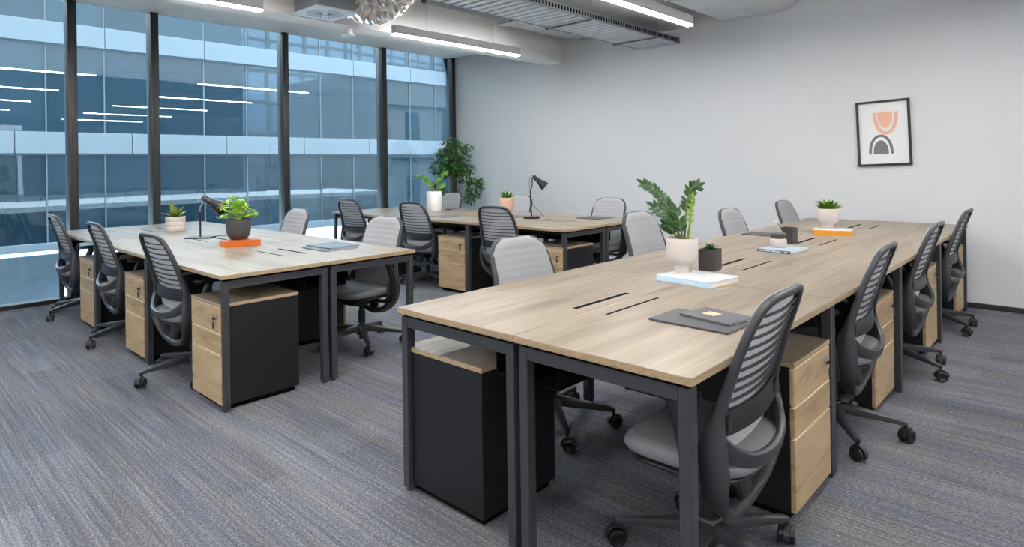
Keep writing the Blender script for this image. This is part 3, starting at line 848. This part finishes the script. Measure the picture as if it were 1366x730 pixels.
# tall ZZ plant on the pale blue book
zz = thing('potted_plant', (-1.475, 2.80, zb1), 0, 'tall dark-green plant in a footed white pot on the pale blue book', 'potted plant', 'potted plants on the desks')
footed_pot(zz, .076, .168, M['pot_white'], .53)
RT = Vector((math.cos(.7505), math.sin(.7505), 0)); FW = Vector((-math.sin(.7505), math.cos(.7505), 0))
def vpt(a, z, dpt=0): return RT * a + FW * dpt + Vector((0, 0, z))   # sideways, height, depth seen from the room
ZS, ZB = .93, .15
stems = MB(); lv = MB()
def zz_stem(pts, nl, L0, mi, r0=.006, side=1.0, upw=None):
    P = smooth_path([vpt(p[0] * ZS, ZB + (p[1] - ZB) * ZS, p[2]) for p in pts], 8); n = len(P)
    stems.tube(P, [r0 * (1 - .6 * i / n) for i in range(n)], 8, mi=1 if mi == 2 else 0)
    for k in range(nl):
        f_ = .38 + .60 * k / (nl - 1); i = min(n - 2, int(f_ * (n - 1))); tg = (P[i + 1] - P[i]).normalized()
        for sgn in (-1, 1):
            sd = tg.cross(FW).normalized() * sgn
            d = (sd * .75 + tg * .8 + FW * random.uniform(-.35, .35))
            L = L0 * (1 - .35 * f_) * random.uniform(.85, 1.1)
            leaf(lv, P[i], d, -FW + Vector((0, 0, .5)), L, L * .46, .1, mi)
    leaf(lv, P[-1], (P[-1] - P[-2]), -FW, L0 * .8, L0 * .3, .05, mi)
zz_stem([(-.012, .15, 0), (-.035, .24, .0), (-.075, .33, -.01), (-.13, .41, -.01), (-.195, .455, -.01)], 11, .058, 0)
zz_stem([(.012, .15, .01), (.022, .26, .0), (.03, .35, 0), (.052, .425, 0), (.078, .44, 0)], 9, .062, 0)
zz_stem([(.002, .15, -.02), (-.04, .22, -.03), (-.085, .29, -.04), (-.15, .335, -.04)], 6, .066, 1)
zz_stem([(.02, .15, -.02), (.034, .24, -.025), (.044, .32, -.02), (.052, .385, -.02)], 6, .036, 2, .007)
zz_stem([(-.01, .15, .02), (-.04, .20, .03), (-.075, .235, .03)], 4, .055, 1)
zz_stem([(.0, .15, .0), (-.02, .23, -.05), (-.045, .31, -.06)], 5, .058, 1)
lv.build('foliage', [M['leaf_dark'], M['leaf_dark'], M['leaf_shoot']], zz, 60)
stems.build('stem', [M['stem'], M['leaf_shoot']], zz)

# small square pot with a spiky succulent
sq = thing('potted_plant', (-1.395, 2.935, zb1), 0.08, 'small black square pot with a spiky succulent on the pale blue book', 'potted plant', 'potted plants on the desks')
pm = MB().box(-.043, .043, -.043, .043, 0, .012, .002, seg=1)
for x0, x1, y0, y1 in ((-.043, -.037, -.043, .043), (.037, .043, -.043, .043), (-.037, .037, -.043, -.037), (-.037, .037, .037, .043)): pm.box(x0, x1, y0, y1, .012, .105)
pm.build('pot', M['pot_square'], sq, 30)
MB().box(-.037, .037, -.037, .037, .012, .094).build('soil', M['soil'], sq, 0)
lv = MB()
for k in range(26):
    a = k * 2.4; e = .35 + .9 * (k / 26)
    leaf(lv, (0, 0, .094), (math.cos(a) * math.cos(e), math.sin(a) * math.cos(e), math.sin(e)), (0, 0, 1), random.uniform(.035, .05), .010, -.1, fold=.5)
lv.build('foliage', M['leaf_dark'], sq, 60)

def rosette(lv, c, n, L, W, lo=.3, hi=1.35, mi=lambda k: 0, spread=.0, curl=.1):
    for k in range(n):
        a = k * 2.39996 + random.uniform(-.2, .2); e = lo + (hi - lo) * ((k + .5) / n) + random.uniform(-.12, .12)
        r = spread * random.random()
        l = L * random.uniform(.75, 1.1)
        leaf(lv, (c[0] + r * math.cos(a), c[1] + r * math.sin(a), c[2]), (math.cos(a) * math.cos(e), math.sin(a) * math.cos(e), math.sin(e)), (0, 0, 1), l, W * random.uniform(.8, 1.2), curl, mi(k))

# white footed pot on the amber-spined book, far end of the front bench
p2 = thing('potted_plant', (-1.505, 5.22, .73 + .035), 0, 'low leafy plant in a footed white pot on the yellow-orange book', 'potted plant', 'potted plants on the desks')
footed_pot(p2, .079, .155, M['pot_white'], .56)
lv = MB(); rosette(lv, (0, 0, .142), 46, .085, .034, .35, 1.35, spread=.05)
leaf(lv, (0, 0, .145), vpt(-.7, .7), (0, 0, 1), .13, .03)
lv.build('foliage', M['leaf_mid'], p2, 60)

# left bench: beige planter, dark pot on the orange book
p3 = thing('potted_plant', (-6.19, 2.07, .73), 0, 'striped beige planter with a variegated succulent on the left bench', 'potted plant', 'potted plants on the desks')
MB().lathe([(0, 0), (.080, 0), (.083, .004), (.083, .040), (.0815, .042), (.083, .044), (.083, .085), (.0815, .087), (.083, .089), (.083, .128), (.081, .131), (.074, .131), (.074, .118), (0, .118)], 40).build('pot', M['pot_white'], p3)
MB().lathe([(0, .118), (.073, .118), (0, .124)], 24).build('soil', M['soil'], p3)
lv = MB(); rosette(lv, (0, 0, .118), 22, .105, .036, .3, 1.4, spread=.03, curl=-.05)
leaf(lv, (0, 0, .12), vpt(-.25, 1), -FW, .16, .05, .0); leaf(lv, (0, 0, .12), vpt(-.95, .42), (0, 0, 1), .15, .035, .1); leaf(lv, (0, 0, .12), vpt(.6, .8), -FW, .13, .03, .0)
lv.build('foliage', M['leaf_snake'], p3, 60)

p4 = thing('potted_plant', (-4.64, 1.985, .73 + .042), 0, 'bright lime-green leafy plant in a round charcoal pot on the orange book', 'potted plant', 'potted plants on the desks')
MB().lathe([(0, 0), (.052, 0), (.066, .012), (.079, .038), (.086, .070), (.088, .11), (.088, .148), (.086, .151), (.081, .151), (.081, .135), (0, .135)], 40).build('pot', M['pot_dark'], p4, 50)
MB().lathe([(0, .135), (.08, .135), (0, .142)], 24).build('soil', M['soil'], p4)
lv = MB(); stm = MB()
for k in range(64):
    a = k * 2.39996; e = .15 + 1.3 * random.random(); l = random.uniform(.085, .175)
    if math.cos(a - .75) < -.2: l *= 1.15
    tip = Vector((math.cos(a) * math.cos(e) * l * .85, math.sin(a) * math.cos(e) * l * .85, .14 + math.sin(e) * l * .95))
    stm.tube([(0, 0, .135), Vector((tip.x * .4, tip.y * .4, (tip.z + .14) / 2 + .01)), tip], .0013, 5)
    for q in range(7):
        b2 = random.uniform(0, 2 * PI); el = random.uniform(-.3, .9)
        leaf(lv, tip + Vector((random.uniform(-.012, .012), random.uniform(-.012, .012), random.uniform(-.012, .012))), (math.cos(b2), math.sin(b2), el), (0, 0, 1), random.uniform(.022, .034), random.uniform(.018, .028), .2)
lv.build('foliage', M['leaf_lime'], p4, 60); stm.build('stem', M['leaf_lime'], p4)

# rear bench: white cube planter and peach goblet
p5 = thing('potted_plant', (-6.12, 5.10, .73), .1, 'bushy green plant in a white straight-sided planter on the rear bench', 'potted plant', 'potted plants on the desks')
MB().lathe([(0, 0), (.094, 0), (.096, .003), (.096, .238), (.094, .24), (.086, .24), (.086, .22), (0, .22)], 40).build('pot', M['pot_pure'], p5, 50)
MB().lathe([(0, .22), (.085, .22), (0, .228)], 24).build('soil', M['soil'], p5)
ZS, ZB = 1.0, .2
stems = MB(); lv = MB()
for pts in ([(-.02, .22, 0), (-.06, .33, 0), (-.13, .41, 0), (-.20, .43, 0)], [(.02, .22, 0), (.05, .33, 0), (.09, .41, 0), (.15, .47, 0)], [(0, .22, -.02), (-.03, .32, -.03), (-.08, .37, -.03)], [(.03, .22, 0), (.08, .29, .01), (.12, .31, .02)]):
    zz_stem(pts, 7, .062, 0)
lv.build('foliage', M['leaf_mid'], p5, 60); stems.build('stem', M['stem'], p5)

p6 = thing('potted_plant', (-4.715, 4.965, .73), 0, 'peach goblet-shaped pot with a small succulent on the rear bench', 'potted plant', 'potted plants on the desks')
r, h = .083, .205
MB().lathe([(0, 0), (.048, 0), (.05, .008), (.032, .026), (.030, .045), (.05, .058), (.073, .08), (.082, .11), (.083, .20), (.081, .204), (.076, .204), (.076, .19), (0, .19)], 40).build('pot', M['pot_peach'], p6, 50)
MB().lathe([(0, .19), (.075, .19), (0, .197)], 24).build('soil', M['soil'], p6)
lv = MB(); rosette(lv, (0, 0, .192), 40, .085, .026, .25, 1.4, spread=.04)
lv.build('foliage', M['leaf_mid'], p6, 60)

# tall ficus in the window corner
fc = thing('ficus_tree', (-6.86, 6.12, 0), 0, 'tall leafy green ficus in the corner between window and grey wall', 'tree')
MB().lathe([(0, 0), (.13, 0), (.15, .03), (.17, .28), (.168, .30), (.155, .30), (.15, .27), (0, .27)], 32).build('pot', M['pot_dark'], fc, 50)
MB().lathe([(0, .27), (.149, .27), (0, .285)], 24).build('soil', M['soil'], fc)
tk = MB()
tk.tube(smooth_path([(0, 0, .27), (.02, .01, .6), (-.015, .02, .95), (.01, 0, 1.3), (0, .02, 1.6)], 5), .014, 8)
tk.tube(smooth_path([(.03, 0, .27), (-.01, .03, .6), (.025, .0, .95), (-.01, .03, 1.25), (.02, .0, 1.5)], 5), .011, 8)
lv = MB()
blobs = [(-.02, 1.42, .25, .24, 560), (-.14, 1.27, .24, .15, 380), (.08, 1.24, .22, .17, 330), (-.04, 1.62, .15, .12, 170), (.27, .98, .15, .16, 190), (.22, .84, .12, .10, 90), (-.27, .98, .11, .11, 110), (-.30, .80, .10, .12, 90), (-.14, .86, .09, .08, 50), (-.18, 1.48, .12, .08, 70), (.19, 1.56, .07, .06, 40), (.36, 1.06, .05, .07, 30)]
RW = Vector((1, 0, 0)); 
for a, z, rx, rz_, n in blobs:
    c = vpt(a, z, .0)
    tk.tube([(0, .01, min(1.5, max(.55, z - .18))), c * .5 + Vector((0, 0, (z - .1) * .5)), c], .004, 6)
    for k in range(n):
        while True:
            u = Vector((random.uniform(-1, 1), random.uniform(-1, 1), random.uniform(-1, 1)))
            if u.length < 1: break
        p_ = Vector((c.x + u.x * rx, c.y + u.y * rx * .9, z + u.z * rz_))
        if p_.y > .47 or p_.x < -.46: continue
        dv = Vector((u.x + random.uniform(-.6, .6), u.y + random.uniform(-.6, .6), -.35 + random.uniform(-.5, .5)))
        L = random.uniform(.05, .078)
        leaf(lv, p_, dv, (0, 0, 1), L, L * .5, .15, random.choice((0, 0, 0, 1)), seg=3)
lv.build('foliage', [M['leaf_ficus'], M['leaf_mid']], fc, 60); tk.build('trunk', M['bark'], fc)

# ------------------------------------------------------------------ books, folders, stationery
def text_mesh(s_, size, parent, mat, xf, name='spine_lettering'):
    cu = bpy.data.curves.new(name, 'FONT'); cu.body = s_; cu.size = size; cu.extrude = .0003; cu.align_x = 'CENTER'; cu.align_y = 'CENTER'
    tmp = bpy.data.objects.new(name, cu); col.objects.link(tmp)
    dg = bpy.context.evaluated_depsgraph_get(); me = bpy.data.meshes.new_from_object(tmp.evaluated_get(dg))
    bpy.data.objects.remove(tmp)
    me.transform(xf); me.materials.clear(); me.materials.append(mat)
    o = bpy.data.objects.new(name, me); col.objects.link(o); o.parent = parent; return o

def book(name, loc_, rz, w, d, th, spine, cover, board, label, cat='book', group='books lying on the desks'):
    """spine along local X at y=0"""
    t = thing(name, loc_, rz, label, cat, group)
    cv = MB().box(0, w, 0, d, th - .0025, th, .0008, seg=1, mi=1).box(0, w, .0, d, 0, .0025, .0008, seg=1, mi=2).box(0, w, -.0015, .0025, 0, th, .001, seg=1, mi=0)
    cv.build('cover', [spine, cover, board], t, 30)
    MB().box(.003, w - .003, .004, d - .004, .0026, th - .0026).build('pages', M['paper'], t, 0)
    return t
XS = Matrix.Rotation(PI / 2, 4, 'X')
b1 = book('book', (-1.535, 2.655, .73), D(-8), .294, .235, .028, M['lblue'], M['cover_white'], M['yellow'], 'thick pale blue hardback lying under the tall plant and small black pot')
text_mesh('at Home Beauty', .021, b1, M['paper'], Matrix.Translation((.147, -.0018, .0135)) @ XS)
rb = MB().sweep(smooth_path([(.292, .02, .012), (.300, .016, .004), (.315, .02, .001), (.345, .05, .001)], 4), .004, .0004, side=(0, 1, 0), n=6); rb.build('ribbon', M['lblue'], b1)
b2_ = book('book', (-1.542, 3.905, .73), D(-6), .211, .25, .018, M['mblue'], M['pblue'], M['mblue'], 'blue book lying flat under the candle jar and pen holder')
sp = MB()
for x0, x1 in ((.012, .052), (.058, .082), (.092, .150), (.172, .190)): sp.box(x0, x1, -.0022, -.001, .006, .0125)
sp.build('spine_lettering', M['paper'], b2_, 0)
b3 = book('book', (-1.555, 5.035, .73), D(17), .262, .22, .035, M['amber'], M['cover_white'], M['cover_white'], 'yellow-orange spined book under the white footed pot at the far end')
b4 = book('book', (-4.525, 1.838, .73), D(80), .245, .155, .042, M['orange'], M['orange'], M['orange'], 'bright orange book or box under the charcoal pot on the left bench')
MB().box(.0, .245, .1535, .1555, .0, .042).box(-.0008, .0, 0, .155, 0, .042).box(.245, .2458, 0, .155, 0, .042).build('slipcase_side', M['orange'], b4, 0)

def flat(name, loc_, rz, w, d, th, mat, label, cat, page=True, group=None):
    t = thing(name, loc_, rz, label, cat, group)
    MB().box(0, w, 0, d, th * .7, th, .0008, seg=1).box(0, w, 0, d, 0, th * .25, .0006, seg=1).box(0, w, -.0005, .003, 0, th, .0008, seg=1).build('cover', mat, t, 30)
    if page: MB().box(.002, w - .002, .002, d - .002, th * .25, th * .7).build('pages', M['paper'], t, 0)
    return t
GF = 'folders and notebooks lying on the desks'
flat('folder', (-1.171, 1.965, .73), D(-2), .30, .205, .007, M['charcoal'], 'large dark grey folder on the front bench beneath the notebook with the copper square', 'folder', group=GF)
nb = flat('notebook', (-1.105, 2.071, .7371), D(-11), .205, .155, .008, M['slate'], 'dark grey notebook with a copper square on the front bench, lying on the larger folder', 'notebook', group=GF)
MB().box(.052, .106, .058, .106, .0079, .0084).build('label_patch', M['copper'], nb, 0)
flat('folder', (-1.985, 4.715, .73), D(0), .27, .20, .006, M['charcoal'], 'thin dark folder on the front bench, left of the pen holder', 'folder', group=GF)
flat('folder', (-4.06, 2.18, .73), D(-1), .31, .25, .008, M['bluegrey'], 'lower of two blue-grey folders stacked on the left bench', 'folder', group=GF)
flat('folder', (-4.09, 2.225, .7381), D(2), .305, .24, .008, M['bluegrey'], 'upper of two blue-grey folders stacked on the left bench', 'folder', group=GF)
flat('magazine', (-5.42, 4.43, .73), D(-4), .30, .26, .004, M['bluegrey'], 'grey-blue magazine on the rear bench beside the white planter', 'magazine', group=GF)
flat('paper_pad', (-4.66, 4.78, .73), D(5), .21, .28, .005, M['bluegrey'], 'pale paper pad on the rear bench between peach pot and lamp', 'notepad', group=GF)
flat('notebook', (-3.90, 5.15, .73), D(0), .31, .25, .007, M['charcoal'], 'black notebook on the near right end of the rear bench', 'notebook', group=GF)
flat('notebook', (-6.03, 5.20, .73), D(0), .12, .15, .012, M['charcoal'], 'small black notebook just right of the white planter', 'notebook', group=GF)

# candle jar and pen holder
z2 = .73 + .018
jr = thing('candle_jar', (-1.462, 4.045, z2), 0, 'small candle jar with white label and dark lid on the blue book', 'jar')
MB().lathe([(0, 0), (.046, 0), (.050, .004), (.0505, .044), (.047, .052), (.042, .056), (0, .056)], 32).build('glass', M['pot_white'], jr, 50)
MB().lathe([(0, .056), (.043, .056), (.045, .062), (.045, .070), (0, .070)], 32).build('shoulder', M['amberglass'], jr, 50)
MB().lathe([(0, .070), (.046, .070), (.048, .073), (.048, .084), (.045, .088), (.0, .088)], 32).build('lid', M['pot_dark'], jr, 50)
ph = thing('pen_holder', (-1.475, 4.27, z2), D(-6), 'square black pen holder behind the candle jar', 'pen holder')
q = MB().box(-.042, .042, -.036, .036, 0, .005)
for x0, x1, y0, y1 in ((-.042, -.037, -.036, .036), (.037, .042, -.036, .036), (-.037, .037, -.036, -.031), (-.037, .037, .031, .036)): q.box(x0, x1, y0, y1, .005, .105)
q.build('cup', M['pot_square'], ph, 30)
pn = MB().sweep([vpt(.0, .01), vpt(-.075, .148)], .006, .006, n=10, mi=0).sweep([vpt(-.006, .03, -.006), vpt(-.066, .138, -.006)], .003, .003, n=8, mi=1).lathe([(0, 0), (.007, 0), (.007, .006), (0, .007)], 10, xf=Matrix.Translation(vpt(-.075, .148)) @ Matrix.Rotation(-.5, 4, FW), mi=0)
o = pn.build('pen', [M['pot_pure'], M['teal']]); o.location = Vector((-1.475, 4.27, z2)) + RT * -.012; tag(o, 'white and teal pen leaning out of the black pen holder', 'pen')

# ------------------------------------------------------------------ desk lamps
def lamp_head(mb, p, d, L, r0, r1, mi=0):
    d = Vector(d).normalized(); q = d.to_track_quat('Z', 'Y').to_matrix().to_4x4()
    xf = Matrix.Translation(p) @ q
    mb.lathe([(0, -.004), (r0 * .8, -.004), (r0, .004), (r0, L * .28), (r0 * 1.08, L * .36), (r0 * 1.25, L * .5), (r1 * .93, L * .82), (r1, L), (r1 * .95, L), (r1 * .85, L * .82), (r0, L * .45), (0, L * .42)], 32, xf=xf, mi=mi)
l1 = thing('desk_lamp', (-5.345, 1.975, .73), 0, 'black desk lamp with chrome elbow on the left bench', 'desk lamp', 'black desk lamps')
MB().box(-.10, .10, -.065, .065, 0, .012, .005, seg=3, xf=Matrix.Rotation(.75, 4, 'Z')).build('base', M['plastic_dk'], l1)
MB().tube([(0, 0, .01), (0, 0, .215)], .0075, 12).build('pole', M['plastic_dk'], l1)
MB().tube(smooth_path([vpt(0, .215), vpt(.0, .25), vpt(.02, .285), vpt(.032, .32)], 5), .006, 10).build('elbow', M['chrome'], l1)
hd = MB(); lamp_head(hd, vpt(.028, .332), vpt(.86, -.48, -.1), .20, .026, .062); hd.build('shade', M['plastic_dk'], l1, 50)
MB().tube(smooth_path([vpt(-.06, .003, .03), vpt(-.12, .003, .0), vpt(-.08, .003, .09), vpt(.1, .003, .12), vpt(.24, .003, .08)], 6), .0025, 6).build('cord', M['plastic_dk'], l1)

l2 = thing('desk_lamp', (-4.295, 4.90, .73), 0, 'black desk lamp with curved neck and round base on the rear bench', 'desk lamp', 'black desk lamps')
MB().lathe([(0, 0), (.088, 0), (.090, .003), (.090, .016), (.086, .020), (0, .021)], 36).build('base', M['plastic_dk'], l2)
MB().tube(smooth_path([vpt(0, .02), vpt(-.008, .12), vpt(-.012, .22), vpt(-.006, .30), vpt(.008, .345), vpt(.008, .42)], 6), .0065, 12).build('pole', M['plastic_dk'], l2)
hd = MB(); lamp_head(hd, vpt(.022, .440), vpt(.72, -.66, -.1), .165, .022, .05); hd.build('shade', M['plastic_dk'], l2, 50)
MB().tube(smooth_path([vpt(.01, .45), vpt(-.018, .42), vpt(-.022, .34), vpt(-.006, .2), vpt(.03, .12), vpt(.09, .06), vpt(.12, .004)], 6), .0022, 6).build('cord', M['plastic_dk'], l2)

# ------------------------------------------------------------------ light and view
w_ = bpy.data.worlds.new('world'); scn.world = w_; w_.use_nodes = True
nt = w_.node_tree; bg = nt.nodes['Background']
tc = N(nt, 'ShaderNodeTexCoord'); sx = N(nt, 'ShaderNodeSeparateXYZ'); nt.links.new(tc.outputs['Generated'], sx.inputs[0])
rm = ramp(nt, [(0.0, (206, 213, 219)), (0.45, (226, 233, 239)), (1.0, (216, 229, 242))])
nt.links.new(sx.outputs['Z'], rm.inputs[0]); nt.links.new(rm.outputs[0], bg.inputs[0])
bg.inputs[1].default_value = 6.0

scn.view_settings.view_transform = 'Standard'; scn.view_settings.look = 'None'
scn.view_settings.exposure = 1.1; scn.view_settings.gamma = 1.0; scn.view_settings.use_curve_mapping = False
scn.cycles.use_denoising = True
scn.cycles.max_bounces = 8; scn.cycles.diffuse_bounces = 4; scn.cycles.glossy_bounces = 4; scn.cycles.transparent_max_bounces = 12
scn.cycles.caustics_reflective = False; scn.cycles.caustics_refractive = False
scn.cycles.sample_clamp_indirect = 6.0
